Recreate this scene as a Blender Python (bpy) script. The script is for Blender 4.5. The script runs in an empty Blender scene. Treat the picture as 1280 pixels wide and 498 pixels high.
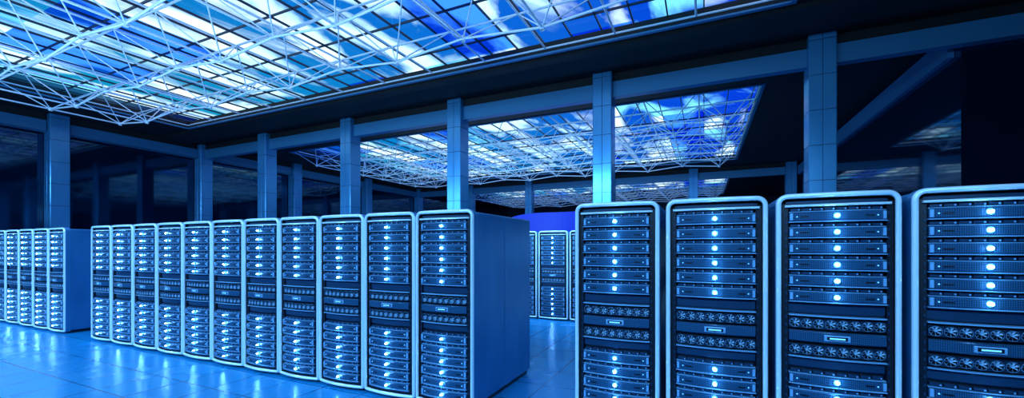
import bpy, math, random
from mathutils import Vector
random.seed(3)
scene = bpy.context.scene
scene.view_settings.view_transform = 'Standard'
scene.view_settings.look = 'None'
scene.view_settings.exposure = 0.0

# ------------------------------------------------------------------ helpers
class MB:
    def __init__(s):
        s.v=[]; s.f=[]; s.m=[]; s.sm=[]
    def face(s, idx, m, smooth=False):
        s.f.append(idx); s.m.append(m); s.sm.append(smooth)
    def box(s, x0,x1,y0,y1,z0,z1,m=0,nx=1,ch=0.0):
        """box; nx segments along x; ch = chamfer of the front (y0) top/bottom edges"""
        b=len(s.v)
        if ch>0: prof=[(y1,z0),(y0+ch,z0),(y0,z0+ch),(y0,z1-ch),(y0+ch,z1),(y1,z1)]
        else: prof=[(y1,z0),(y0,z0),(y0,z1),(y1,z1)]
        n=len(prof)
        for i in range(nx+1):
            x=x0+(x1-x0)*i/nx
            for (y,z) in prof: s.v.append((x,y,z))
        for i in range(nx):
            for j in range(n):
                k=(j+1)%n
                s.face([b+i*n+j,b+i*n+k,b+(i+1)*n+k,b+(i+1)*n+j][::-1],m)
        s.face([b+j for j in range(n)],m)
        s.face([b+nx*n+j for j in range(n)][::-1],m)
    def tube(s,p,q,r,m=0,n=5):
        p=Vector(p);q=Vector(q);d=(q-p)
        if d.length<1e-6: return
        d.normalize()
        a=d.orthogonal().normalized(); c=d.cross(a)
        b=len(s.v)
        for P in (p,q):
            for i in range(n):
                t=2*math.pi*i/n
                s.v.append(tuple(P+a*(r*math.cos(t))+c*(r*math.sin(t))))
        for i in range(n):
            j=(i+1)%n
            s.face([b+i,b+j,b+n+j,b+n+i],m,True)
    def ycyl(s,x,z,y0,y1,r0,r1,m,n=10):
        """cylinder/cone along y, y0 is front (capped)"""
        b=len(s.v)
        for (y,r) in ((y1,r1),(y0,r0)):
            for i in range(n):
                t=2*math.pi*i/n
                s.v.append((x+r*math.cos(t),y,z+r*math.sin(t)))
        for i in range(n):
            j=(i+1)%n
            s.face([b+i,b+j,b+n+j,b+n+i],m)
        s.face([b+n+i for i in range(n)],m)
    def mesh(s,name,mats):
        me=bpy.data.meshes.new(name)
        me.from_pydata(s.v,[],s.f)
        for m in mats: me.materials.append(m)
        me.polygons.foreach_set('material_index',s.m)
        me.polygons.foreach_set('use_smooth',s.sm)
        me.update()
        return me
def obj(name,me,loc=(0,0,0)):
    o=bpy.data.objects.new(name,me); o.location=loc
    scene.collection.objects.link(o); return o
def boxobj(name,x0,x1,y0,y1,z0,z1,mat):
    mb=MB(); mb.box(x0,x1,y0,y1,z0,z1)
    return obj(name,mb.mesh(name,[mat]))

def mat(name,col,rough=0.5,metal=0.0,emit=None,es=0.0,spec=0.5):
    m=bpy.data.materials.new(name); m.use_nodes=True
    b=m.node_tree.nodes['Principled BSDF']
    b.inputs['Base Color'].default_value=(*col,1)
    b.inputs['Roughness'].default_value=rough
    b.inputs['Metallic'].default_value=metal
    b.inputs['Specular IOR Level'].default_value=spec
    if emit:
        b.inputs['Emission Color'].default_value=(*emit,1)
        b.inputs['Emission Strength'].default_value=es
    return m
def N(nt,t,**k):
    n=nt.nodes.new(t)
    for a,b in k.items(): setattr(n,a,b)
    return n
def math_n(nt,op,a,b=None):
    n=N(nt,'ShaderNodeMath',operation=op)
    for i,v in enumerate((a,b)):
        if v is None: continue
        if isinstance(v,(int,float)): n.inputs[i].default_value=v
        else: nt.links.new(v,n.inputs[i])
    return n.outputs[0]
def brushed(m,c1,c2,scale=6,stretch=(1,1,1)):
    nt=m.node_tree; b=nt.nodes['Principled BSDF']
    tc=N(nt,'ShaderNodeTexCoord'); mp=N(nt,'ShaderNodeMapping'); mp.inputs['Scale'].default_value=stretch
    no=N(nt,'ShaderNodeTexNoise'); no.inputs['Scale'].default_value=scale; no.inputs['Detail'].default_value=4
    cr=N(nt,'ShaderNodeValToRGB'); cr.color_ramp.elements[0].color=(*c1,1); cr.color_ramp.elements[1].color=(*c2,1)
    cr.color_ramp.elements[0].position=.3; cr.color_ramp.elements[1].position=.7
    nt.links.new(tc.outputs['Object'],mp.inputs[0]); nt.links.new(mp.outputs[0],no.inputs['Vector'])
    nt.links.new(no.outputs[0],cr.inputs[0]); nt.links.new(cr.outputs[0],b.inputs['Base Color'])

# ------------------------------------------------------------------ materials
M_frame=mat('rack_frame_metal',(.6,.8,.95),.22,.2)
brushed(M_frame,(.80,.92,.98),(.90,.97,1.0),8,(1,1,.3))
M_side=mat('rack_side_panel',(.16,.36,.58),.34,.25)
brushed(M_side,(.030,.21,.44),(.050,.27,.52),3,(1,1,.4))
M_dark=mat('rack_dark_interior',(.0015,.005,.014),.4)
M_bezel=mat('blade_perforated_bezel',(.05,.16,.36),.28,.2)
nt=M_bezel.node_tree; b=nt.nodes['Principled BSDF']
tc=N(nt,'ShaderNodeTexCoord'); sp=N(nt,'ShaderNodeSeparateXYZ'); nt.links.new(tc.outputs['Object'],sp.inputs[0])
def fr(o): return math_n(nt,'SUBTRACT',math_n(nt,'FRACT',math_n(nt,'MULTIPLY',o,90.0)),.5)
fx=fr(sp.outputs[0]); fz=fr(sp.outputs[2])
dd=math_n(nt,'ADD',math_n(nt,'MULTIPLY',fx,fx),math_n(nt,'MULTIPLY',fz,fz))
hole=math_n(nt,'LESS_THAN',dd,.11)
mx=N(nt,'ShaderNodeMix',data_type='RGBA'); nt.links.new(hole,mx.inputs[0])
mx.inputs[6].default_value=(.030,.125,.25,1); mx.inputs[7].default_value=(.002,.008,.022,1)
nt.links.new(mx.outputs[2],b.inputs['Base Color'])
M_led=mat('led_lens',(.5,.8,1),.3,0,(.20,.57,1.0),150)
M_trim=mat('blade_metal_trim',(.24,.50,.76),.3,.2)
M_fan=mat('fan_blade_plastic',(.36,.60,.82),.4,.0)
M_sled=mat('status_led',(.1,.4,.9),.4,0,(.12,.5,1),1.6); M_sled.cycles.emission_sampling='NONE'
M_mid=mat('drive_bay_plastic',(.008,.038,.09),.35,.1)
M_pillar=mat('pillar_metal_cladding',(.16,.42,.72),.24,.35)
brushed(M_pillar,(.06,.30,.56),(.11,.39,.66),2,(1,1,.3))
M_lintel=mat('lintel_metal',(.06,.24,.42),.4,.2)
M_ceil=mat('ceiling_dark',(.012,.013,.018),.7); brushed(M_ceil,(.004,.005,.006),(.010,.009,.010),1.5)
M_truss=mat('truss_white_steel',(.85,.94,1.0),.35,.1)
M_mull=mat('mullion_dark_steel',(.01,.02,.05),.5)
M_wallglass=mat('dark_wall_glass',(.002,.006,.016),.05,0,spec=1.0); brushed(M_wallglass,(.0008,.007,.022),(.0016,.011,.032),.5)
b=M_wallglass.node_tree.nodes['Principled BSDF']
b.inputs['Specular Tint'].default_value=(.25,.65,1,1); b.inputs['IOR'].default_value=1.7
M_wall=mat('wall_dark',(.006,.012,.028),.5); brushed(M_wall,(.005,.01,.024),(.008,.015,.034),1)

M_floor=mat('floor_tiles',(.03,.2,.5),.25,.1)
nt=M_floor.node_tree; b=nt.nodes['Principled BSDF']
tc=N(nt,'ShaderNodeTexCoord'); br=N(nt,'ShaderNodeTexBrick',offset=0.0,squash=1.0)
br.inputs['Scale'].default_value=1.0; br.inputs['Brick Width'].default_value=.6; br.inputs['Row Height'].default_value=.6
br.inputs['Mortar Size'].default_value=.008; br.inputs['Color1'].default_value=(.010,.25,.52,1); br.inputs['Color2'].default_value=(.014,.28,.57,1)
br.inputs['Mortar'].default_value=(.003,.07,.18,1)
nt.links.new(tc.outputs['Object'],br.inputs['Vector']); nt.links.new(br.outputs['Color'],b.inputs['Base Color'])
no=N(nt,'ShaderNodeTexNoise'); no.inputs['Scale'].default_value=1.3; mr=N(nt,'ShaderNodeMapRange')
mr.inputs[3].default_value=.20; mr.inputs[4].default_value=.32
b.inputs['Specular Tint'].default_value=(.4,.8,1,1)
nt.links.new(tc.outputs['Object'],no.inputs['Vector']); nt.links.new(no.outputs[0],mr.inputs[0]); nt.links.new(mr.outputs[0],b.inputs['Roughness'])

# skylight glass : thin tinted panes
M_sky=bpy.data.materials.new('skylight_tinted_glass'); M_sky.use_nodes=True
nt=M_sky.node_tree; nt.nodes.clear()
out=N(nt,'ShaderNodeOutputMaterial'); tr=N(nt,'ShaderNodeBsdfTransparent'); gl=N(nt,'ShaderNodeBsdfGlossy'); ms=N(nt,'ShaderNodeMixShader')
gl.inputs['Roughness'].default_value=.05; ms.inputs[0].default_value=.03
tc=N(nt,'ShaderNodeTexCoord'); mp=N(nt,'ShaderNodeMapping'); mp.inputs['Scale'].default_value=(1/1.5,1/3.0,0)
fl=N(nt,'ShaderNodeVectorMath',operation='FLOOR'); wn=N(nt,'ShaderNodeTexWhiteNoise',noise_dimensions='3D')
cr=N(nt,'ShaderNodeValToRGB'); cr.color_ramp.interpolation='CONSTANT'
els=[(0,(.95,.98,1)),(.35,(.50,.87,1)),(.5,(.22,.50,1)),(.62,(.85,.97,1)),(.85,(.32,.85,.92)),(.92,(1,1,1))]
cr.color_ramp.elements[0].color=(*els[0][1],1); cr.color_ramp.elements[1].position=els[1][0]; cr.color_ramp.elements[1].color=(*els[1][1],1)
for p,c in els[2:]:
    e=cr.color_ramp.elements.new(p); e.color=(*c,1)
nt.links.new(tc.outputs['Object'],mp.inputs[0]); nt.links.new(mp.outputs[0],fl.inputs[0]); nt.links.new(fl.outputs[0],wn.inputs[0])
nt.links.new(wn.outputs[0],cr.inputs[0]); nt.links.new(cr.outputs[0],tr.inputs[0])
nt.links.new(tr.outputs[0],ms.inputs[1]); nt.links.new(gl.outputs[0],ms.inputs[2]); nt.links.new(ms.outputs[0],out.inputs[0])

# ------------------------------------------------------------------ server rack mesh
W=.735; HW=W/2
def build_rack():
    mb=MB()
    F,S,D,B,L,T,SL,MI,FN=range(9)
    # ---- front assembly (gets the bulge)
    def rr(off,y):
        pts=[]; x=HW-off; zt=2.10-off; zb=.03+off
        rt=max(.075-off,.02); rb=max(.03-off,.004)
        def arc(cx,cz,r,a0,a1,n):
            for i in range(n+1):
                a=math.radians(a0+(a1-a0)*i/n); pts.append((cx+r*math.cos(a),y,cz+r*math.sin(a)))
        arc(x-rb,zb+rb,rb,-90,0,3)
        arc(x-rt,zt-rt,rt,0,90,6)
        for k in range(1,8): pts.append(((x-rt)*(1-k/4),y,zt))
        arc(-x+rt,zt-rt,rt,90,180,6)
        arc(-x+rb,zb+rb,rb,180,270,3)
        for k in range(1,8): pts.append((-(x-rb)*(1-k/4),y,zb))
        return pts
    secs=[(0,.07),(0,-.006),(.003,-.016),(.012,-.026),(.024,-.026),(.033,-.016),(.036,0),(.036,.07)]
    rings=[rr(o,y) for o,y in secs]; n=len(rings[0]); base=len(mb.v)
    for r in rings: mb.v+=r
    for k in range(len(secs)-1):
        for i in range(n):
            j=(i+1)%n
            mb.face([base+k*n+i,base+k*n+j,base+(k+1)*n+j,base+(k+1)*n+i],S if k==0 else (D if k==6 else F),k not in (0,6))
    # recess back
    mb.box(-.333,.333,.05,.075,.05,2.07,D,8)
    # side rails with slots
    for sx in (-1,1):
        mb.box(min(sx*.288,sx*.328),max(sx*.288,sx*.328),.012,.05,.07,2.03,D)
        for i in range(32):
            z=.12+i*.0585
            mb.box(min(sx*.294,sx*.304),max(sx*.294,sx*.304),.006,.012,z,z+.02,MI)
    # top cross bar
    mb.box(-.31,.31,-.012,.05,2.002,2.018,F,8,.004)
    mb.box(-.30,.30,.03,.05,2.026,2.05,MI,8)
    def blade(zc):
        mb.box(-.284,.284,.0,.05,zc-.045,zc+.022,B,10,.008)
        mb.box(-.286,.286,-.010,.05,zc-.053,zc-.047,T,10)
        mb.box(-.284,.284,.004,.05,zc+.0235,zc+.0275,T,10)
        for i in range(8):
            x=-.272+i*.0685
            mb.box(x,x+.060,.018,.05,zc+.031,zc+.052,MI,2,.003)
            mb.box(x+.046,x+.054,.012,.018,zc+.036,zc+.046,T)
        for sx in (-1,1):
            mb.box(min(sx*.262,sx*.280),max(sx*.262,sx*.280),-.012,0,zc-.038,zc+.016,T,1,.003)
        mb.box(-.215,-.165,-.004,0,zc-.018,zc-.008,D); mb.box(.165,.215,-.004,0,zc-.018,zc-.008,D)
        mb.ycyl(-.235,zc-.012,-.006,0,.004,.005,SL,6); mb.ycyl(.235,zc-.012,-.006,0,.004,.005,SL,6)
        # lens on a short stem in front of a metal ring
        mb.ycyl(0,zc-.010,-.007,0.002,.020,.024,T,14)
        mb.ycyl(0,zc-.010,-.036,-.022,.004,.0095,L,8)
        mb.ycyl(0,zc-.010,-.022,-.006,.004,.004,T,6)
    for i in range(6): blade(1.941-i*.1175)
    for i in range(6): blade(.745-i*.1175)
    # blanking shelf
    mb.box(-.284,.284,.03,.05,1.215,1.29,MI,8,.01)
    mb.box(-.286,.286,-.006,.05,1.198,1.206,T,8)
    mb.box(-.284,.284,.03,.05,.812,.885,MI,8,.01)
    mb.box(-.286,.286,-.004,.05,.892,.899,T,8)
    # fan rows
    for zc in (1.145,.950):
        mb.box(-.284,.284,.030,.05,zc-.042,zc+.042,D,8)
        for i in range(8):
            xc=-.248+i*.0709; h=.0345
            for (a,b2,c,d) in ((-h,h,h-.003,h),(-h,h,-h,-h+.003),(-h,-h+.003,-h,h),(h-.003,h,-h,h)):
                mb.box(xc+a,xc+b2,.004,.03,zc+c,zc+d,MI)
            # round shroud ring
            b0=len(mb.v); nn=16
            for r in (.0335,.0315):
                for k in range(nn):
                    a=2*math.pi*k/nn; mb.v.append((xc+r*math.cos(a),.004,zc+r*math.sin(a)))
            for k in range(nn):
                j=(k+1)%nn; mb.face([b0+k,b0+j,b0+nn+j,b0+nn+k],T)
            mb.ycyl(xc,zc,.000,.028,.006,.007,FN,8)
            for k in range(7):
                a=2*math.pi*k/7+.2; b0=len(mb.v)
                for (r,da,y) in ((.008,-.25,.010),(.030,.0,.006),(.030,.34,.020),(.008,.30,.022)):
                    mb.v.append((xc+r*math.cos(a+da),y,zc+r*math.sin(a+da)))
                mb.face([b0,b0+1,b0+2,b0+3],FN)
    # control panel with handle
    mb.box(-.284,.284,.0,.05,1.010,1.088,B,10,.008)
    mb.box(-.075,.075,-.010,0,1.028,1.070,T,3,.004)
    mb.box(-.06,.06,-.014,-.010,1.036,1.062,D,3,.003)
    mb.box(-.045,.045,-.016,-.014,1.044,1.054,SL,1)
    # kick plate
    mb.box(-.32,.32,.02,.05,.072,.098,MI,8,.004)
    # bulge
    for i,(x,y,z) in enumerate(mb.v):
        mb.v[i]=(x, y-.045*(1-(x/HW)**2), z) if y<.0751 else (x,y,z)
    # ---- cabinet body
    def cab(y0,y1,w,zt):
        c=.012; b0=len(mb.v)
        prof=[(-w,.06),(-w,zt-c),(-w+c,zt),(w-c,zt),(w,zt-c),(w,.06)]
        for y in (y0,y1):
            for (x,z) in prof: mb.v.append((x,y,z))
        n=6
        for i in range(n):
            j=(i+1)%n
            mb.face([b0+i,b0+j,b0+n+j,b0+n+i],S)
        mb.face([b0+i for i in range(n)],S); mb.face([b0+n+i for i in range(n)][::-1],S)
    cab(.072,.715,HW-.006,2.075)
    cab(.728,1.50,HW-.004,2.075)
    mb.box(-HW+.02,HW-.02,.70,.74,.06,2.06,D)
    mb.box(-HW+.03,HW-.03,.03,1.46,0,.07,D)
    for sx in (-1,1):
        a=HW-.005
        for (y0,y1) in ((.10,.70),(.745,1.48)):
            mb.box(min(sx*a,sx*(a+.003)),max(sx*a,sx*(a+.003)),y0,y1,.10,.12,S)
            mb.box(min(sx*a,sx*(a+.003)),max(sx*a,sx*(a+.003)),y0,y1,2.02,2.035,S)
    mb.box(-.33,.33,1.50,1.515,.1,2.03,D); mb.box(.25,.28,1.515,1.53,.95,1.2,T)
    mb.box(-.2,.2,.25,.5,2.075,2.079,D); mb.box(-.2,.2,.95,1.2,2.075,2.079,D)
    return mb.mesh('server_rack',[M_frame,M_side,M_dark,M_bezel,M_led,M_trim,M_sled,M_mid,M_fan])
rack=build_rack()
def rack_at(xl,y): 
    return obj('server_rack',rack,(xl+HW,y,0))
Y0=3.70
for i in range(11): rack_at(-2.140-.745*(i+1)+.005,Y0)
for i in range(5): rack_at(-1.074+.784*i,Y0)
for i in range(8): rack_at(-11.42-.745*(i+1)+.005,Y0)
for i in range(15): rack_at(-3.59-.0+.77*(i-8),9.24)

# ------------------------------------------------------------------ room
CZ=6.7
XL=-22.5; XR=12; XR2=5.0; YF=-8; YB=47
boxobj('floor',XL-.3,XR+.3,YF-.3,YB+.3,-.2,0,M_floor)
boxobj('wall_left',XL-.2,XL,YF,YB,0,8,M_wallglass)
boxobj('wall_right',XR,XR+.2,YF,12.3,0,8,M_wall)
boxobj('wall_front',XL,XR,YF-.2,YF,0,8,M_wall)
boxobj('wall_back',XL,XR,YB,YB+.2,0,8,M_wall)
mb=MB(); mb.box(XR2,XR2+.2,12.3,YB,0,8); mb.box(XR2,XR,12.1,12.3,0,8)
obj('wall_partition',mb.mesh('wall_partition',[M_wallglass]))
sk=[(-2.0,9.95),(14.7,26.3),(31.4,43.0)]
SX0,SX1=-19.5,1.6
mb=MB()
ys=[YF]+[v for s in sk for v in s]+[YB]
for i in range(0,len(ys),2): mb.box(XL,XR,ys[i],ys[i+1],CZ,CZ+.25)
for (a,b_) in sk:
    mb.box(XL,SX0,a,b_,CZ,CZ+.25); mb.box(SX1,XR,a,b_,CZ,CZ+.25)
obj('ceiling',mb.mesh('ceiling',[M_ceil]))

# skylights : glass roof just above the ceiling plane, space frame hanging below it
RZ=7.02
def skylight_meshes(LY):
    LX=SX1-SX0; e=.9
    fr_=MB(); gl_=MB(); ts=MB()
    gl_.box(-e,LX+e,-e,LY+e,RZ,RZ+.02)
    for (a,b_,c,d) in ((-e-.1,-e,-e-.1,LY+e+.1),(LX+e,LX+e+.1,-e-.1,LY+e+.1),(-e,LX+e,-e-.1,-e),(-e,LX+e,LY+e,LY+e+.1)):
        fr_.box(a,b_,c,d,CZ+.25,RZ+.1,0)
    x=-.75
    while x<LX+e: fr_.box(x-.014,x+.014,-e,LY+e,RZ-.05,RZ-.001,0); x+=.75
    y=-.75
    while y<LY+e: fr_.box(-e,LX+e,y-.014,y+.014,RZ-.05,RZ-.001,0); y+=1.5
    t=.10
    fr_.box(-t,LX+t,-t,0.0,CZ-.04,CZ-.001,1); fr_.box(-t,LX+t,LY,LY+t,CZ-.04,CZ-.001,1)
    fr_.box(-t,0,0,LY,CZ-.04,CZ-.001,1); fr_.box(LX,LX+t,0,LY,CZ-.04,CZ-.001,1)
    nx=12; ny=7; sx=LX/nx; sy=LY/ny
    zt=CZ+.10
    def top(i,j): return Vector((i*sx,j*sy,zt))
    def bot(i,j):
        sag=.16*math.cos((i%2)*math.pi)
        return Vector(((i+.5)*sx,(j+.5)*sy,CZ-.72+sag*.5))
    for i in range(nx+1):
        for j in range(ny+1):
            if i<nx: ts.tube(top(i,j),top(i+1,j),.026)
            if j<ny: ts.tube(top(i,j),top(i,j+1),.026)
            if i<nx and j<ny-1:
                b0=bot(i,j)
                for (a,c) in ((0,0),(1,0),(0,1),(1,1)): ts.tube(b0,top(i+a,j+c),.016)
                if i<nx-1: ts.tube(b0,bot(i+1,j),.025)
                if j<ny-2: ts.tube(b0,bot(i,j+1),.025)
                k=.05
                ts.tube(b0-Vector((0,0,k)),b0+Vector((0,0,k)),k,0,8)
    return fr_.mesh('skylight_frame',[M_mull,M_lintel]),gl_.mesh('skylight_glass',[M_sky]),ts.mesh('skylight_truss',[M_truss])
for (a,b_) in sk:
    p=bpy.data.objects.new('skylight',None); scene.collection.objects.link(p); p.location=(SX0,a,0)
    for nm,me in zip(('frame','glass','truss'),skylight_meshes(b_-a)):
        o=obj(nm,me); o.parent=p
    l=bpy.data.lights.new('skylight_portal','AREA'); l.shape='RECTANGLE'; l.size=SX1-SX0+1.8; l.size_y=b_-a+1.8
    l.cycles.is_portal=True
    o=bpy.data.objects.new('skylight_portal',l); scene.collection.objects.link(o)
    o.location=((SX0+SX1)/2,(a+b_)/2,RZ+.12)

# pillars
mb=MB(); w=.27
mb.box(-w+.02,w-.02,-w+.02,w-.02,0,CZ,0)
z=.0
while z<CZ-.1:
    z1=min(z+.82,CZ-.002)
    c=.02
    for (x0,x1) in ((-w,-.005),(.005,w)):
        b0=len(mb.v)
        pr=[(x0,-w+c),(x0+c,-w),(x1-.004,-w),(x1,-w+.004),(x1,w-.004),(x1-.004,w),(x0+c,w),(x0,w-c)] if x0<0 else \
           [(x0,-w+.004),(x0+.004,-w),(x1-c,-w),(x1,-w+c),(x1,w-c),(x1-c,w),(x0+.004,w),(x0,w-.004)]
        for zz in (z,z1-.014):
            for (x,y) in pr: mb.v.append((x,y,zz))
        for i in range(8):
            j=(i+1)%8; mb.face([b0+i,b0+j,b0+8+j,b0+8+i],1)
        mb.face([b0+i for i in range(8)][::-1],1); mb.face([b0+8+i for i in range(8)],1)
    z+=.82
mP=mb.mesh('pillar',[M_mull,M_pillar])
PX=[7.4,2.5,-2.63,-7.6,-12.53,-17.47,-22.2]
for x in PX[1:]: obj('pillar',mP,(x,12,0))
for y in (-3,2,6.95,17,22.8): obj('pillar',mP,(-22.2,y,0))
for x in (4.6,-.6,-5.8,-11.9,-17,-22.2): obj('pillar',mP,(x,28.8,0))
# lintels
def lintel(x0,x1,y0,y1):
    mb=MB(); mb.box(x0,x1,y0,y1,6.02,6.44,0); mb.box(x0,x1,y0+.03,y1-.03,6.44,6.699,1)
    mb.box(x0-.0,x1,y0-.02,y1+.02,6.00,6.04,0)
    obj('lintel_beam',mb.mesh('lintel_beam',[M_lintel,M_ceil]))
def between(xs,y):
    xs=sorted(xs)
    for a,b_ in zip(xs[:-1],xs[1:]): lintel(a+.275,b_-.275,y-.1,y+.1)
between(PX[1:],12); lintel(2.775,11.9,11.88,12.08)
between((4.6,-.6,-5.8,-11.9,-17,-22.2),28.8)
for (a,b_) in ((-7.9,-3.3),(-2.7,1.7),(2.3,6.65),(7.25,11.7),(12.3,16.7),(17.3,22.5),(23.1,28.5)):
    lintel(-22.35,-22.15,a,b_)
mb=MB(); mb.box(XR2-.12,XR2-.005,12.35,28.4,5.9,6.40,0); obj('trim_1',mb.mesh('trim_1',[M_lintel]))
# soffit beam at the rear edge of the first skylight
boxobj('ceiling_beam',XL+.01,XR-.01,10.15,11.3,CZ-.10,CZ-.001,M_ceil)
# blue lit partition far away
M_blue=mat('blue_backlit_screen',(.01,.03,.4),.4,0,(.008,.04,.75),.65); M_blue.cycles.emission_sampling='NONE'
mb=MB(); n=24; b0=0
for i in range(n+1):
    t=i/n; x=-12.8+8.2*t; y=25+1.6*math.sin(math.pi*t); zt=4.1-.9*abs(2*t-1)**4
    mb.v+=[(x,y,0),(x,y,zt),(x,y+.12,zt),(x,y+.12,0)]
for i in range(n):
    for j in range(4):
        k=(j+1)%4; mb.face([i*4+j,(i+1)*4+j,(i+1)*4+k,i*4+k],0,False)
mb.face([0,1,2,3],0); mb.face([n*4+3,n*4+2,n*4+1,n*4],0)
obj('curved_blue_screen',mb.mesh('curved_blue_screen',[M_blue]))

# ------------------------------------------------------------------ lights
def area(name,loc,target,sx,sy,e,col,spec=1.0,spread=180):
    l=bpy.data.lights.new(name,'AREA'); l.shape='RECTANGLE'; l.size=sx; l.size_y=sy; l.energy=e; l.color=col; l.specular_factor=spec
    l.spread=math.radians(spread)
    o=bpy.data.objects.new(name,l); scene.collection.objects.link(o); o.location=loc
    o.rotation_euler=(Vector(target)-Vector(loc)).to_track_quat('-Z','Y').to_euler()
BL=(.19,.54,1)
area('added_area_fill',(-4,-2.6,5.0),(-4,4,.8),16,.6,620,BL,1,120)  # added fill light for the rack fronts, no fixture hangs here
area('added_area_fill',(-15,-2.6,5.0),(-15,5,.8),10,.6,520,BL,1,120)  # added fill light for the far-left racks, no fixture
area('added_area_fill',(-4.5,7.4,4.2),(-4.5,11.0,1.0),10,.5,330,BL,.3,120)  # added fill light to brighten the pillars, no fixture
area('added_area_fill',(-8,13.5,5.9),(-8,16,0),20,.5,240,BL,.2)  # added fill light for the second bay, no fixture
area('added_truss_fill',(-9,3,3.6),(-9,5,8),14,1,270,(.35,.68,1),.3)  # added upward fill to lighten the truss from below, no real lamp
area('added_truss_fill',(-9,19,3.0),(-9,20,8),14,1,320,(.35,.68,1),.3)  # same added upward fill under the second skylight truss

# ------------------------------------------------------------------ world
wd=bpy.data.worlds.new('sky'); scene.world=wd; wd.use_nodes=True; nt=wd.node_tree; nt.nodes.clear()
out=N(nt,'ShaderNodeOutputWorld'); bg=N(nt,'ShaderNodeBackground'); tc=N(nt,'ShaderNodeTexCoord'); sp=N(nt,'ShaderNodeSeparateXYZ')
nt.links.new(tc.outputs['Generated'],sp.inputs[0])
z=math_n(nt,'MAXIMUM',sp.outputs[2],.08)
u=math_n(nt,'DIVIDE',sp.outputs[0],z); v=math_n(nt,'DIVIDE',sp.outputs[1],z)
cb=N(nt,'ShaderNodeCombineXYZ'); nt.links.new(math_n(nt,'MULTIPLY',u,1.9),cb.inputs[0]); nt.links.new(math_n(nt,'MULTIPLY',v,.8),cb.inputs[1])
no=N(nt,'ShaderNodeTexNoise'); no.inputs['Scale'].default_value=1.5; no.inputs['Detail'].default_value=5; no.inputs['Distortion'].default_value=.6
nt.links.new(cb.outputs[0],no.inputs['Vector'])
mr=N(nt,'ShaderNodeMapRange'); mr.inputs[1].default_value=-3.2; mr.inputs[2].default_value=.2; mr.inputs[3].default_value=1; mr.inputs[4].default_value=0
nt.links.new(u,mr.inputs[0])
cl=math_n(nt,'ADD',no.outputs[0],math_n(nt,'MULTIPLY',mr.outputs[0],.04))
cr=N(nt,'ShaderNodeValToRGB'); cr.color_ramp.elements[0].position=.475; cr.color_ramp.elements[1].position=.60
cr.color_ramp.elements[0].color=(0,0,0,1); cr.color_ramp.elements[1].color=(1,1,1,1)
nt.links.new(cl,cr.inputs[0])
base=N(nt,'ShaderNodeMix',data_type='RGBA'); nt.links.new(mr.outputs[0],base.inputs[0])
base.inputs[6].default_value=(.004,.07,.80,1); base.inputs[7].default_value=(.006,.36,.64,1)
mx=N(nt,'ShaderNodeMix',data_type='RGBA'); nt.links.new(cr.outputs[0],mx.inputs[0])
nt.links.new(base.outputs[2],mx.inputs[6]); mx.inputs[7].default_value=(1.25,1.65,1.8,1)
nt.links.new(mx.outputs[2],bg.inputs[0]); bg.inputs[1].default_value=1.0
nt.links.new(bg.outputs[0],out.inputs[0])

# ------------------------------------------------------------------ camera
cd=bpy.data.cameras.new('camera'); cam=bpy.data.objects.new('camera',cd); scene.collection.objects.link(cam)
cam.location=(0,0,1.7); cam.rotation_euler=(math.radians(90),0,math.radians(24.9))
cd.sensor_width=36; cd.lens=517/1280*36; cd.shift_y=61/1280; cd.clip_end=200
scene.camera=cam
